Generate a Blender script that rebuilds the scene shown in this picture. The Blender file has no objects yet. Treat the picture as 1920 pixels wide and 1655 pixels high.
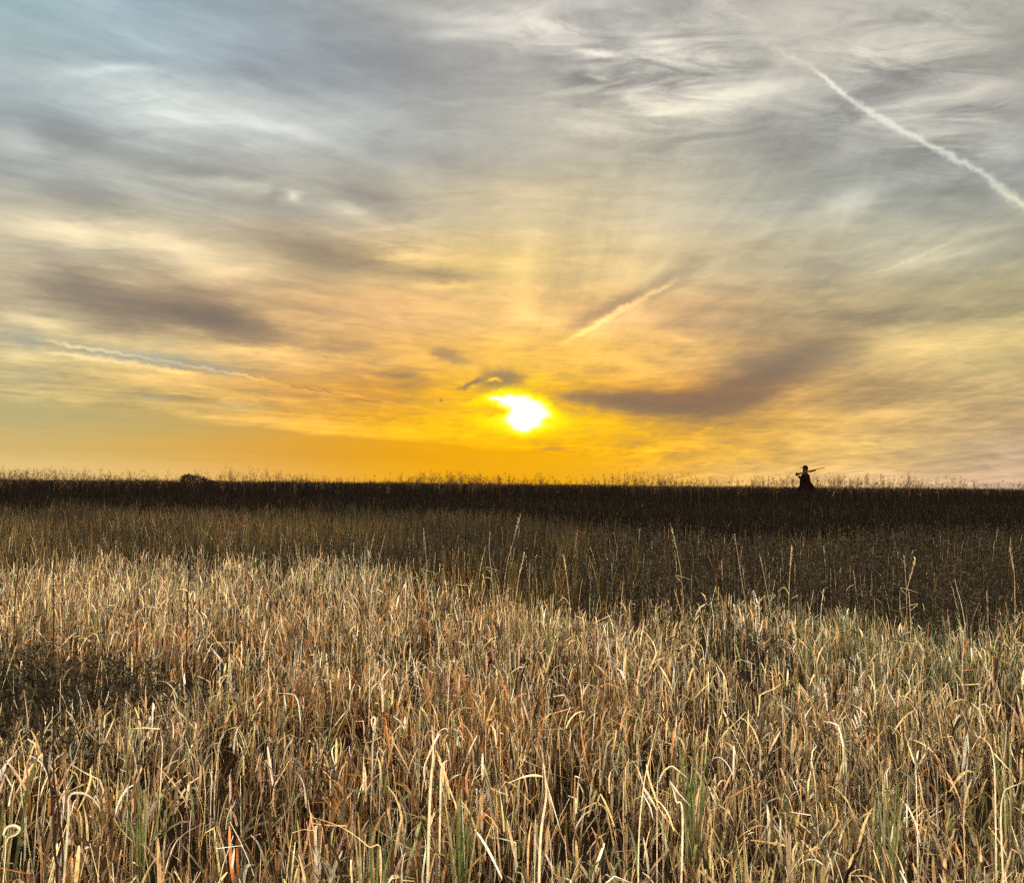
import bpy, bmesh, math, random
import numpy as np
from mathutils import Vector, Matrix
R = math.radians
sc = bpy.context.scene
col = sc.collection

# ------------------------------------------------------------------ camera
EYE = 1.6
F = 1663.0                      # focal length in pixels of the 1920 x 1655 photograph
PITCH = math.atan((915 - 827.5) / F)
ROLL = R(0.55)
cam_d = bpy.data.cameras.new('camera')
cam = bpy.data.objects.new('camera', cam_d)
col.objects.link(cam)
cam.location = (0, 0, EYE)
cam.rotation_euler = (Matrix.Rotation(R(90) + PITCH, 3, 'X') @ Matrix.Rotation(ROLL, 3, 'Z')).to_euler()
cam_d.sensor_width = 36
cam_d.lens = F / 1920 * 36
cam_d.clip_start = 0.05
cam_d.clip_end = 12000
sc.camera = cam
CM = cam.rotation_euler.to_matrix()

def ray(px, py):                # a viewing direction, used to measure where things stand
    return (CM @ Vector(((px - 960) / F, -(py - 827.5) / F, -1))).normalized()

def azel(px, py):
    d = ray(px, py)
    return math.degrees(math.atan2(d.x, d.y)), math.degrees(math.asin(d.z))

sc.render.engine = 'CYCLES'
sc.view_settings.view_transform = 'Standard'
sc.view_settings.look = 'None'
sc.view_settings.exposure = 0
sc.view_settings.gamma = 1
sc.cycles.max_bounces = 6
sc.cycles.diffuse_bounces = 1
sc.cycles.use_denoising = False
sc.cycles.glossy_bounces = 1
sc.cycles.transmission_bounces = 3
sc.cycles.transparent_max_bounces = 4
sc.cycles.sample_clamp_direct = 3.0
sc.cycles.sample_clamp_indirect = 3.0
sc.cycles.caustics_reflective = False
sc.cycles.caustics_refractive = False

def lin(c):
    return tuple(((v / 255) / 12.92 if v / 255 <= 0.04045 else ((v / 255 + 0.055) / 1.055) ** 2.4) for v in c)

SUN_AZ, SUN_EL = azel(978, 775)

# ------------------------------------------------------------------ sky
world = bpy.data.worlds.new('World')
sc.world = world
world.use_nodes = True
wt = world.node_tree
wt.nodes.clear()
NN, LK = wt.nodes.new, wt.links.new

class G:                        # a small wrapper to write node maths as expressions
    def __init__(s, sock): s.s = sock
    def __add__(a, b): return M('ADD', a, b)
    __radd__ = __add__
    def __mul__(a, b): return M('MULTIPLY', a, b)
    __rmul__ = __mul__
    def __sub__(a, b): return M('SUBTRACT', a, b)
    def __rsub__(a, b): return M('SUBTRACT', b, a)
    def __truediv__(a, b): return M('DIVIDE', a, b)
def put(sock, v):
    if isinstance(v, G): LK(v.s, sock)
    else: sock.default_value = v
def M(op, *a, clamp=False):
    n = NN('ShaderNodeMath'); n.operation = op; n.use_clamp = clamp
    for i, v in enumerate(a): put(n.inputs[i], v)
    return G(n.outputs[0])
def VM(op, *a):
    n = NN('ShaderNodeVectorMath'); n.operation = op
    for i, v in enumerate(a):
        if v is not None: put(n.inputs[i], v)
    return n
def comb(x, y, z=0.0):
    n = NN('ShaderNodeCombineXYZ')
    put(n.inputs[0], x); put(n.inputs[1], y); put(n.inputs[2], z)
    return G(n.outputs[0])
def noise(vec, scale, detail=4, rough=0.5, dist=0.0, color=False):
    n = NN('ShaderNodeTexNoise')
    put(n.inputs['Vector'], vec)
    n.inputs['Scale'].default_value = scale; n.inputs['Detail'].default_value = detail
    n.inputs['Roughness'].default_value = rough; n.inputs['Distortion'].default_value = dist
    return G(n.outputs['Color' if color else 'Fac'])
def smooth(v, a, b, lo=0.0, hi=1.0):
    n = NN('ShaderNodeMapRange'); n.interpolation_type = 'SMOOTHSTEP'
    put(n.inputs['Value'], v); put(n.inputs['From Min'], a); put(n.inputs['From Max'], b)
    n.inputs['To Min'].default_value = lo; n.inputs['To Max'].default_value = hi
    return G(n.outputs['Result'])
def mixc(f, a, b, mode='MIX'):
    n = NN('ShaderNodeMix'); n.data_type = 'RGBA'; n.blend_type = mode; n.clamp_factor = True
    put(n.inputs[0], f)
    for i, v in ((6, a), (7, b)):
        put(n.inputs[i], v if isinstance(v, G) else (*v, 1))
    return G(n.outputs[2])

tc = NN('ShaderNodeTexCoord')
D = G(tc.outputs['Generated'])
sp = NN('ShaderNodeSeparateXYZ'); LK(D.s, sp.inputs[0])
dx, dy, dz = (G(sp.outputs[i]) for i in range(3))
A = M('ARCTAN2', dx, dy) * 57.29578          # azimuth from due ahead, degrees
E = M('ARCSINE', dz) * 57.29578              # elevation, degrees
P = comb(A, E, 1.0)
# the flat cloud layer seen from below: streaks run away from us and meet near the sun
h = M('ADD', M('MAXIMUM', dz, 0.0), 0.07)
qx, qy = dx / h, dy / h
qrx = qx * 0.97 - qy * 0.1
Q1 = comb(qrx, qy * 0.30)
Q2 = comb(qx * 0.62, qy * 1.0, 3.7)
# warp used to fray the edges of the cloud bands
w1 = VM('SUBTRACT', noise(comb(qx, qy * 0.7, 9.1), 1.9, 8, 0.68, color=True), (0.5, 0.5, 0.5))
w1 = VM('MULTIPLY', G(w1.outputs[0]), (4.6, 2.3, 0))
PW = G(VM('ADD', P, G(w1.outputs[0])).outputs[0])
w2 = VM('SUBTRACT', noise(P, 1.6, 4, 0.6, color=True), (0.5, 0.5, 0.5))
w2 = VM('MULTIPLY', G(w2.outputs[0]), (0.62, 0.62, 0))
PF = G(VM('ADD', P, G(w2.outputs[0])).outputs[0])

def stroke(vec, x0, y0, x1, y1, w, amt, acc, flat=False):
    a0, e0 = azel(x0, y0); a1, e1 = azel(x1, y1)
    ln = math.hypot(a1 - a0, e1 - e0)
    th = math.atan2(e1 - e0, a1 - a0); ca, sa = math.cos(th), math.sin(th)
    am, em = (a0 + a1) / 2, (e0 + e1) / 2
    L = max(ln / 2 * (1.0 if flat else 0.8), w / 29); W = w / 29 * 1.35
    xx = G(VM('DOT_PRODUCT', vec, (ca / L, sa / L, -(am * ca + em * sa) / L)).outputs['Value'])
    yy = G(VM('DOT_PRODUCT', vec, (-sa / W, ca / W, (am * sa - em * ca) / W)).outputs['Value'])
    x2 = xx * xx
    if flat: x2 = x2 * x2
    g = M('MULTIPLY_ADD', yy, yy, x2)
    g = M('POWER', 0.36788, g)
    return M('MULTIPLY_ADD', g, amt, acc)

DARK = [(60,535,560,640,20,-.42),(280,560,520,625,24,-.32),(20,515,220,550,18,-.2),(120,600,300,625,12,-.12),
 (480,440,760,500,20,-.26),(640,470,760,500,12,-.14),(760,512,900,516,9,-.26),(540,640,720,662,11,-.2),
 (800,655,890,680,8,-.26),(700,698,800,708,7,-.24),(690,718,840,722,5,-.12),
 (1040,742,1240,752,10,-.42),(1110,750,1420,772,18,-.44),(1250,770,1500,700,24,-.26),(1330,720,1640,635,32,-.32),
 (1400,592,1930,578,8,-.16),(1240,640,1620,600,30,-.10),(1500,720,1800,735,16,-.10),(1350,800,1500,792,5,-.08),
 (1060,612,1320,492,9,-.17),(0,365,330,412,24,-.12),(-40,200,270,290,22,-.14),(230,295,540,335,15,-.11),
 (480,345,520,375,14,-.1),(300,85,590,180,15,-.1),(520,20,920,200,40,-.05),(590,340,780,385,20,-.12),
 (1180,8,1330,20,18,-.12),(1280,138,1510,122,11,-.13),(1000,140,1240,158,8,-.12),(1080,88,1200,86,6,-.1),
 (1250,320,1640,240,38,-.07),(1640,380,1900,330,26,-.09),(450,745,560,768,6,-.1),(560,755,800,745,6,-.1),
 (640,700,720,695,6,-.1),(1650,860,1950,850,24,-.05),(1880,0,1930,150,40,-.05)]
LITE = [(90,128,310,122,6,.14),(60,160,560,225,28,.11),(390,205,640,275,8,.13),(180,45,520,140,10,.09),
 (-20,245,110,280,18,.1),(130,305,340,390,14,.08),(330,340,560,352,9,.10),(530,358,565,372,7,.22),(600,375,700,420,9,.12),
 (10,440,270,448,16,.17),(240,452,440,500,16,.15),(330,525,520,500,13,.15),(0,590,170,612,7,.17),(280,592,400,632,8,.2),
 (-20,660,110,668,6,.14),(380,655,640,668,8,.13),(180,700,420,722,8,.1),(640,480,860,478,6,.12),(740,545,900,535,7,.1),
 (700,10,1120,55,10,.12),(780,70,940,66,8,.12),(1070,92,1190,116,4,.26),(1060,132,1170,120,4,.14),(1100,140,1150,146,4,.2),
 (1120,40,1320,108,10,.12),(1250,195,1430,182,13,.17),(1340,185,1530,150,10,.17),(1150,215,1330,205,9,.1),
 (1010,225,1230,250,12,.08),(1560,380,1640,400,30,.07),(1430,445,1760,330,14,.09),(1640,515,1930,430,7,.11),
 (1660,500,1790,440,7,.07),(1740,200,1910,155,9,.13),(1800,285,1930,292,8,.1),(1650,215,1820,150,12,.06),
 (1560,650,1930,640,24,.11),(1460,780,1800,775,8,.1),(1520,835,1700,826,6,.1),(1230,830,1400,842,5,.08),
 (1180,615,1330,650,8,.1),(1090,670,1260,700,8,.08),(1080,640,1180,600,7,.08),(960,590,1060,610,9,.12),
 (975,380,985,640,32,.08),(0,745,120,752,4,.07),(300,770,760,812,7,.10),(900,835,1300,845,2.5,.06),(1160,848,1300,842,2,.07)]
acc = 0.0
for s in DARK: acc = stroke(PW, *s[:5], s[5] * (2.3 if s[1] < 420 else 1.9), acc)
for s in LITE: acc = stroke(PW, *s[:5], s[5] * 2.7, acc)
# contrails keep crisper edges
for s in [(1528,132,1600,190,2.8,.7),(1592,184,1700,250,4.0,.66),(1692,244,1840,322,3.5,.66),(1832,316,1935,400,4.6,.62),
          (1420,74,1530,132,4,.16),(1850,350,1925,395,8,.16),(1700,243,1760,300,5,-.1),
          (1060,642,1170,578,3.6,.6),(1165,580,1265,526,4.4,.55),(1100,640,1200,585,7,.08),
          (1070,612,1200,548,9,-.24),(1190,552,1330,480,11,-.32),(1120,640,1290,560,12,.06),
          (90,640,330,680,1.9,.75),(320,678,520,716,1.7,.5),(90,660,250,680,3.4,.65),(240,680,370,702,3.2,.5),
          (250,732,560,752,1.8,.16),(520,716,640,740,1.2,-.34),(640,738,830,772,1.4,.2),(480,770,800,790,1.6,.14),
          (1640,516,1800,446,3,.2),(1790,446,1925,418,5,.14),(770,180,870,200,2.5,.07),
          (862,729,905,711,3,-1.0),(900,722,980,717,7,-.8),(900,704,965,700,6.5,-.6),(930,710,988,706,5,-.5),(915,713,945,711,2.5,1.0),
          (822,752,828,748,1.6,-.9),(810,660,875,680,6,-.35),(700,700,800,706,5,-.28),(1060,742,1180,752,5,-.4),(1120,752,1390,775,11,-.42),
          (1180,738,1440,752,7,-.22),(1230,768,1480,705,15,-.2),(1340,715,1560,652,20,-.24)]:
    acc = stroke(PF, *s, acc, flat=True)
teal = 0.0
for s in [(110,650,450,692,9,.8),(280,640,340,644,7,.3),(370,688,460,704,5,.4),(0,620,90,650,16,.35),(0,700,120,705,9,.3),
          (250,740,330,750,7,.35),(380,760,500,765,5,.3),(0,15,120,110,60,.4)]:
    teal = stroke(PF, *s, teal)

# broad colours of the evening sky: azimuth ramps at eleven elevations
XS = (0, 240, 480, 720, 960, 1200, 1440, 1680, 1920)
ROWS = [
 (0, [(152,178,190),(148,168,178),(150,166,174),(172,172,168),(190,186,178),(186,182,176),(180,176,166),(172,170,162),(165,166,162)]),
 (130, [(165,188,195),(162,180,188),(156,168,176),(158,162,165),(178,174,166),(185,182,174),(188,184,172),(182,178,168),(172,170,160)]),
 (260, [(168,180,184),(176,184,184),(184,188,184),(170,174,174),(185,180,166),(190,183,164),(166,166,160),(170,169,163),(180,176,166)]),
 (390, [(165,170,166),(170,172,166),(180,176,162),(183,176,160),(216,196,154),(200,187,156),(174,174,161),(168,170,161),(162,165,159)]),
 (500, [(198,188,162),(205,192,160),(200,180,145),(210,180,130),(242,208,130),(219,194,146),(199,185,152),(182,177,154),(177,173,152)]),
 (590, [(190,175,148),(195,172,138),(205,172,125),(234,184,124),(249,203,124),(233,186,128),(198,172,130),(180,165,128),(180,168,130)]),
 (670, [(200,188,150),(212,190,140),(232,192,125),(238,180,104),(254,202,78),(246,190,102),(215,178,120),(208,182,125),(212,190,130)]),
 (740, [(205,188,135),(215,184,118),(224,176,98),(236,160,55),(255,203,0),(240,162,58),(215,165,95),(208,174,115),(200,175,125)]),
 (800, [(188,176,125),(195,173,110),(208,166,85),(234,164,20),(255,208,0),(248,178,15),(225,175,85),(215,180,115),(195,165,125)]),
 (850, [(208,182,118),(215,178,96),(222,166,70),(232,160,0),(242,172,0),(242,176,0),(235,185,90),(225,190,120),(190,165,140)]),
 (898, [(235,200,130),(235,195,120),(235,178,90),(238,170,15),(240,168,0),(242,176,30),(245,200,125),(240,198,140),(220,185,155)])]
ta = smooth(A, -36.0, 36.0); ta = M('DIVIDE', A + 34.0, 68.0, clamp=True)
basec = None
prevE = None
PB = NN('ShaderNodeSeparateXYZ'); LK(PW.s, PB.inputs[0])
Ew = E + (G(PB.outputs[1]) - E) * 0.45
ta = M('DIVIDE', A + (G(PB.outputs[0]) - A) * 0.35 + 34.0, 68.0, clamp=True)
for y, cols in ROWS:
    n = NN('ShaderNodeValToRGB'); LK(ta.s, n.inputs[0])
    cr = n.color_ramp; cr.interpolation = 'B_SPLINE'
    while len(cr.elements) < len(XS): cr.elements.new(0.5)
    for i, x in enumerate(XS):
        cr.elements[i].position = (azel(x, y)[0] + 34) / 68
        cr.elements[i].color = (*lin(cols[i]), 1)
    e = azel(960, y)[1]
    c = G(n.outputs[0])
    basec = c if basec is None else mixc(smooth(Ew, prevE, e, 0, 1), basec, c)
    prevE = e

# streaky and rippled texture of the cloud layer
def streaks(deg, across, along, seed):
    # unit vector of the streaks on the cloud layer, measured from due ahead
    ca, sa = math.cos(R(deg)), math.sin(R(deg))
    return noise(comb((qx * ca - qy * sa) * across, (qx * sa + qy * ca) * along, seed), 1.0, 9, 0.66, 0.6)
nL = streaks(52, 3.0, 0.55, 2.0)
nR = streaks(-2, 2.6, 0.5, 7.0)
sel = smooth(A, -14.0, 4.0)
n1 = nL + (nR - nL) * sel
n2 = noise(Q2, 3.2, 7, 0.6, 0.5)
n3 = noise(comb(A * 0.25, E * 1.1, 5.5), 1.1, 6, 0.6, 0.8)
edge_a = A
# the lower rim of the cloud sheet: below this line the air is clear
(a0, e0), (a1, e1), (a2, e2) = azel(0, 745), azel(520, 800), azel(1000, 850)
line = M('MULTIPLY_ADD', A, (e2 - e0) / (a2 - a0), e0 - a0 * (e2 - e0) / (a2 - a0))
n4 = noise(comb(A * 0.3, 0.0, 1.0), 0.7, 3)
cloudy = smooth(E - line + (n4 - 0.5) * 1.0, -0.12, 0.25)
cloudy = M('MAXIMUM', cloudy, smooth(A, 2.0, 12.0))
up = smooth(E, 2.0, 22.0)
tex = (n1 - 0.5) * (1.0 - up * 0.1) + (n2 - 0.5) * (up * 0.62 + 0.08) + (n3 - 0.5) * (0.8 - up * 0.5)
above = M('MAXIMUM', E - line, 0.0)
rim = M('POWER', 0.4, above) * cloudy * smooth(A, -25.0, -15.0) * smooth(A, 2.0, -5.0) * 0.30
acc = acc + rim
n5 = noise(comb(qx * 0.9 + n2 * 0.25, qy * 1.9, 8.8), 4.2, 9, 0.68, 0.8)
mott = 0.0
for s_ in [(1000,110,1480,190,70,1.0),(1480,130,1920,110,100,.8),(1700,280,1920,260,50,.5),(60,420,420,470,40,.3),(600,400,860,500,50,.3),(800,40,1200,50,34,.6),(60,160,520,220,40,.35),(1250,60,1420,60,50,.5)]:
    mott = stroke(PF, *s_, mott)
acc = acc + (n5 - 0.47) * mott * 3.7
n6 = noise(comb(A * 0.22, E * 1.3, 2.5), 2.4, 7, 0.62, 0.6)
n7 = noise(comb(A * 0.4 + n6 * 0.5, E * 3.4 - A * 0.05, 6.5), 1.7, 6, 0.62, 0.7)
acc = acc + ((n6 - 0.5) * 0.55 + (n7 - 0.5) * 0.4) * smooth(E, 16.0, 4.0) * cloudy
dens = M('ADD', acc, M('MULTIPLY', tex, M('MULTIPLY_ADD', cloudy, 0.9, 0.1)))
lite = M('MAXIMUM', dens, 0.0)
dark = M('MULTIPLY', M('MINIMUM', dens, 0.0), -1.0)
c = basec
cl = mixc(M('MULTIPLY', lite, 1.3, clamp=True), c, mixc(1.0, c, mixc(smooth(E, 8.0, 20.0), (1.95, 1.82, 1.62), (2.0, 1.95, 1.84)), 'MULTIPLY'))
bw = NN('ShaderNodeRGBToBW'); LK(cl.s, bw.inputs[0])
gr = mixc(1.0, mixc(0.45, comb(G(bw.outputs[0]), G(bw.outputs[0]), G(bw.outputs[0])), cl), (0.35, 0.33, 0.345), 'MULTIPLY')
dk = M('SUBTRACT', 1.0, M('POWER', 0.16, dark))
c = mixc(dk, cl, gr)
c = mixc(M('MULTIPLY', teal, 0.8, clamp=True), c, lin((142,164,162)))
# the sun behind thin cloud
sun = 0.0
for s in [(914,747,1000,752,12,.95),(965,762,1042,775,15,.95),(950,790,1012,798,14,.9),(972,750,988,800,17,.6),
          (905,742,950,748,5,.45),(860,786,1090,790,13,.34),(890,740,1070,795,30,.2),(780,800,1190,796,22,.16),(840,762,930,748,7,.25),
          (975,722,1035,702,8,.16),(985,660,985,720,20,.09),(900,775,958,768,5,-.5),(1012,786,1040,790,4,-.35),(1035,755,1080,750,8,-.2)]:
    sun = stroke(PF, *s, sun)
sunm = sun * (0.72 + n7 * 0.56)
sn = NN('ShaderNodeValToRGB'); LK(M('MULTIPLY', sunm, 0.7, clamp=True).s, sn.inputs[0])
cr = sn.color_ramp
cr.elements[0].color = (1, .60, 0.0, 1)
cr.elements[1].color = (1.0, 1.0, 1.0, 1); cr.elements[1].position = 0.78
el = cr.elements.new(0.12); el.color = (1, .68, 0, 1)
el = cr.elements.new(0.27); el.color = (1, .86, 0.0, 1)
el = cr.elements.new(0.42); el.color = (1, .97, 0.02, 1)
el = cr.elements.new(0.58); el.color = (1, 1, 0.3, 1)
c = mixc(smooth(sun, 0.04, 0.42), c, G(sn.outputs[0]))

# clouds over a real clear sky; the unseen sky behind and overhead is brightened as fill on the grass
back = smooth(dy, -0.1, 0.45)
FILL_SKY = lin((224, 205, 176))
over = mixc(smooth(n2, 0.3, 0.7), tuple(v * 4.8 for v in FILL_SKY), tuple(v * 6.6 for v in FILL_SKY))
low = smooth(E, 8.0, 58.0, 2.0, 0.22)  # added fill is strongest near the horizon, to reach the blade fronts
over = G(VM('MULTIPLY', over, comb(low, low, low)).outputs[0])
top = smooth(E, 29.0, 50.0)
c = mixc(M('MULTIPLY', back, 1.0 - top), over, c)
sky = NN('ShaderNodeTexSky'); sky.sky_type = 'NISHITA'; sky.sun_disc = False
sky.sun_elevation = R(SUN_EL); sky.sun_rotation = R(SUN_AZ)
bg1 = NN('ShaderNodeBackground'); LK(sky.outputs[0], bg1.inputs[0]); bg1.inputs[1].default_value = 0.05
bg2 = NN('ShaderNodeBackground'); LK(c.s, bg2.inputs[0]); bg2.inputs[1].default_value = 1.0
ms = NN('ShaderNodeMixShader'); ms.inputs[0].default_value = 0.985
LK(bg1.outputs[0], ms.inputs[1]); LK(bg2.outputs[0], ms.inputs[2])
wo = NN('ShaderNodeOutputWorld'); LK(ms.outputs[0], wo.inputs[0])
world.cycles.sampling_method = 'MANUAL'
world.cycles.sample_map_resolution = 512

# ------------------------------------------------------------------ sun
sun_d = bpy.data.lights.new('sun', 'SUN')
sun_d.energy = 3.5
sun_d.angle = R(2.5)
sun_d.color = (1.0, 0.66, 0.33)
sun_o = bpy.data.objects.new('sun', sun_d)
col.objects.link(sun_o)
sd = Vector((math.sin(R(SUN_AZ)) * math.cos(R(SUN_EL)), math.cos(R(SUN_AZ)) * math.cos(R(SUN_EL)), math.sin(R(SUN_EL))))
sun_o.rotation_euler = sd.to_track_quat('Z', 'Y').to_euler()
sun_o.location = sd * 100

# ------------------------------------------------------------------ helpers
rng = np.random.default_rng(11)
random.seed(5)

def tag(o, label=None, cat=None, group=None, kind=None):
    if label: o['label'] = label
    if cat: o['category'] = cat
    if group: o['group'] = group
    if kind: o['kind'] = kind
    return o

def sstep(v, a, b):
    t = np.clip((v - a) / (b - a), 0, 1)
    return t * t * (3 - 2 * t)

def ground_z(x, y):
    x = np.asarray(x, float); y = np.asarray(y, float)
    h = 0.80 * sstep(y, 7, 43)
    h = h - 5.0 * sstep(y, 48, 170)
    w = 0.045 * np.sin(x * 0.9 + 0.7 * np.sin(y * 0.5)) * np.cos(y * 0.7 + 0.4) + 0.03 * np.sin(x * 2.3 + y * 1.7)
    return h + w * sstep(y, 0, 4) * (1 - sstep(y, 60, 120))
def gz(x, y): return float(ground_z(x, y))

class Lattice:                  # smooth value noise over the field, for patches of growth
    def __init__(s, seed, cell):
        s.g = np.random.default_rng(seed).random((128, 128)); s.c = cell
    def __call__(s, x, y):
        u = np.asarray(x) / s.c + 64.3; v = np.asarray(y) / s.c + 20.7
        i = np.floor(u).astype(int); j = np.floor(v).astype(int)
        fu = u - i; fv = v - j; fu = fu * fu * (3 - 2 * fu); fv = fv * fv * (3 - 2 * fv)
        i %= 127; j %= 127
        return ((s.g[i, j] * (1 - fu) + s.g[i + 1, j] * fu) * (1 - fv) + (s.g[i, j + 1] * (1 - fu) + s.g[i + 1, j + 1] * fu) * fv)
NA, NB, NC, ND, NE = Lattice(1, 0.9), Lattice(2, 2.3), Lattice(3, 0.16), Lattice(4, 6.0), Lattice(9, 0.45)

def mat(name, color, rough=0.8, spec=0.3, bump=None, var=0.25, vscale=8.0):
    m = bpy.data.materials.new(name); m.use_nodes = True
    t = m.node_tree; b = t.nodes['Principled BSDF']
    b.inputs['Roughness'].default_value = rough
    b.inputs['Specular IOR Level'].default_value = spec
    tcn = t.nodes.new('ShaderNodeTexCoord'); n = t.nodes.new('ShaderNodeTexNoise')
    n.inputs['Scale'].default_value = vscale; n.inputs['Detail'].default_value = 5
    t.links.new(tcn.outputs['Object'], n.inputs['Vector'])
    mx = t.nodes.new('ShaderNodeMix'); mx.data_type = 'RGBA'
    t.links.new(n.outputs['Fac'], mx.inputs[0])
    mx.inputs[6].default_value = (*[v * (1 - var) for v in color], 1)
    mx.inputs[7].default_value = (*[min(1, v * (1 + var)) for v in color], 1)
    t.links.new(mx.outputs[2], b.inputs['Base Color'])
    if bump:
        bp = t.nodes.new('ShaderNodeBump'); bp.inputs['Strength'].default_value = bump
        t.links.new(n.outputs['Fac'], bp.inputs['Height']); t.links.new(bp.outputs[0], b.inputs['Normal'])
    return m

def plant_mat(name, transl=0.35, spec=0.25, rough=0.55):
    # dry or green leaf: the tint of each blade is its own, light passes partly through it
    m = bpy.data.materials.new(name); m.use_nodes = True
    t = m.node_tree; b = t.nodes['Principled BSDF']; out = t.nodes['Material Output']
    at = t.nodes.new('ShaderNodeAttribute'); at.attribute_name = 'tint'
    geo = t.nodes.new('ShaderNodeNewGeometry')
    n = t.nodes.new('ShaderNodeTexNoise'); n.inputs['Scale'].default_value = 38; n.inputs['Detail'].default_value = 3
    t.links.new(geo.outputs['Position'], n.inputs['Vector'])
    mr = t.nodes.new('ShaderNodeMapRange'); mr.inputs['To Min'].default_value = 0.6; mr.inputs['To Max'].default_value = 1.35
    mr.inputs['From Min'].default_value = 0.3; mr.inputs['From Max'].default_value = 0.7
    t.links.new(n.outputs['Fac'], mr.inputs['Value'])
    mx = t.nodes.new('ShaderNodeVectorMath'); mx.operation = 'SCALE'
    t.links.new(at.outputs['Color'], mx.inputs[0]); t.links.new(mr.outputs[0], mx.inputs['Scale'])
    t.links.new(mx.outputs[0], b.inputs['Base Color'])
    b.inputs['Roughness'].default_value = rough; b.inputs['Specular IOR Level'].default_value = spec
    tr = t.nodes.new('ShaderNodeBsdfTranslucent'); t.links.new(mx.outputs[0], tr.inputs['Color'])
    ms = t.nodes.new('ShaderNodeMixShader'); ms.inputs[0].default_value = transl
    t.links.new(b.outputs[0], ms.inputs[1]); t.links.new(tr.outputs[0], ms.inputs[2])
    t.links.new(ms.outputs[0], out.inputs['Surface'])
    return m
M_STRAW = plant_mat('dry_grass', 0.25, 0.15, 0.45)
M_GREEN = plant_mat('green_grass', 0.4, 0.3, 0.5)
M_WEED = plant_mat('dead_weed', 0.2, 0.03, 0.8)

class Strands:
    """Collects curved blades and stalks and links them as one mesh."""
    def __init__(s): s.V, s.F, s.C, s.n = [], [], [], 0
    def add(s, base, length, az, lean, bend, width, color, seg=5, kink_t=None, kink=0.0, curl=0.0, psi=0.0,
            blunt=0.15, tube=False, swell=0.0, cvar=0.12):
        N = len(length)
        z = np.zeros(N)
        az, lean, bend, width, kink, curl, psi = (z + v for v in (az, lean, bend, width, kink, curl, psi))
        kt = z + (2.0 if kink_t is None else kink_t)
        p = np.array(base, float).reshape(N, 3).copy()
        pts, tang = [p.copy()], []
        for k in range(seg):
            t = (k + 0.5) / seg
            th = lean + bend * t * t + kink * sstep(np.full(N, t), kt - 0.07, kt + 0.07)
            ph = az + curl * t
            d = np.stack([np.sin(th) * np.cos(ph), np.sin(th) * np.sin(ph), np.cos(th)], 1)
            tang.append((d, ph, th)); p = p + d * (length / seg)[:, None]; pts.append(p.copy())
        rings = []
        for k in range(seg + 1):
            d, ph, th = tang[min(k, seg - 1)]
            t = k / seg
            side = np.stack([-np.sin(ph), np.cos(ph), np.zeros(N)], 1)
            nrm = np.stack([np.cos(th) * np.cos(ph), np.cos(th) * np.sin(ph), -np.sin(th)], 1)
            prof = (1 - t ** 2.2) * (1 - blunt) + blunt
            if swell: prof = blunt + (1 - blunt) * math.sin(math.pi * min(1, 0.08 + t * 0.9)) ** swell
            hw = (width * 0.5 * prof)[:, None]
            if tube:
                for q in range(3):
                    a = psi + q * 2.0944
                    rings.append(pts[k] + (side * np.cos(a)[:, None] + nrm * np.sin(a)[:, None]) * hw)
            else:
                w = side * np.cos(psi)[:, None] + nrm * np.sin(psi)[:, None]
                rings.append(pts[k] - w * hw); rings.append(pts[k] + w * hw)
        m = 3 if tube else 2
        V = np.stack(rings, 1).reshape(-1, 3)
        per = m * (seg + 1)
        f = []
        for k in range(seg):
            for q in range(3 if tube else 1):
                q2 = (q + 1) % m
                f.append((k * m + q, k * m + q2, (k + 1) * m + q2, (k + 1) * m + q))
        Fc = (np.arange(N) * per)[:, None, None] + np.array(f)[None] + s.n
        col_ = np.broadcast_to(np.asarray(color, float), (N, 3))
        lv = 1 + cvar * rng.standard_normal((N, seg + 1)) 
        C = np.repeat((col_[:, None, :] * lv[:, :, None]), m, axis=1).reshape(-1, 3)
        s.V.append(V); s.F.append(Fc.reshape(-1, 4)); s.C.append(np.clip(C, 0.004, 0.92)); s.n += len(V)
        return pts, tang
    def build(s, name, material, parent=None):
        V = np.concatenate(s.V); Fq = np.concatenate(s.F).astype(np.int32); C = np.concatenate(s.C)
        me = bpy.data.meshes.new(name)
        me.vertices.add(len(V)); me.vertices.foreach_set('co', V.astype(np.float32).ravel())
        me.loops.add(Fq.size); me.loops.foreach_set('vertex_index', Fq.ravel())
        me.polygons.add(len(Fq)); me.polygons.foreach_set('loop_start', np.arange(0, Fq.size, 4, dtype=np.int32))
        a = me.color_attributes.new('tint', 'FLOAT_COLOR', 'POINT')
        a.data.foreach_set('color', np.concatenate([C, np.ones((len(C), 1))], 1).astype(np.float32).ravel())
        me.update(calc_edges=True)
        me.shade_smooth()
        me.materials.append(material)
        o = bpy.data.objects.new(name, me); col.objects.link(o)
        if parent: o.parent = parent
        return o

def scatter(y0, y1, dens, half=0.80, xoff=1.5):
    n = int(dens * (2 * (half * (y0 + y1) / 2 + xoff)) * (y1 - y0))
    u = rng.random(n)
    # sample so that the density per square metre is even over the widening strip
    yy = y0 + (y1 - y0) * u
    wmax = half * y1 + xoff
    xx = (rng.random(n) * 2 - 1) * wmax
    keep = np.abs(xx) < half * yy + xoff
    return xx[keep], yy[keep]

def pick(n, pal, w):
    w = np.asarray(w, float)
    if w.ndim == 1: w = np.broadcast_to(w, (n, len(pal)))
    cw = np.cumsum(w, 1); cw = cw / cw[:, -1:]
    i = (rng.random(n)[:, None] > cw).sum(1)
    c = np.array(pal)[i]
    return c * (0.18 + 1.25 * rng.random((n, 1)) ** 1.9) * (1 + 0.06 * rng.standard_normal((n, 3)))

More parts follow.
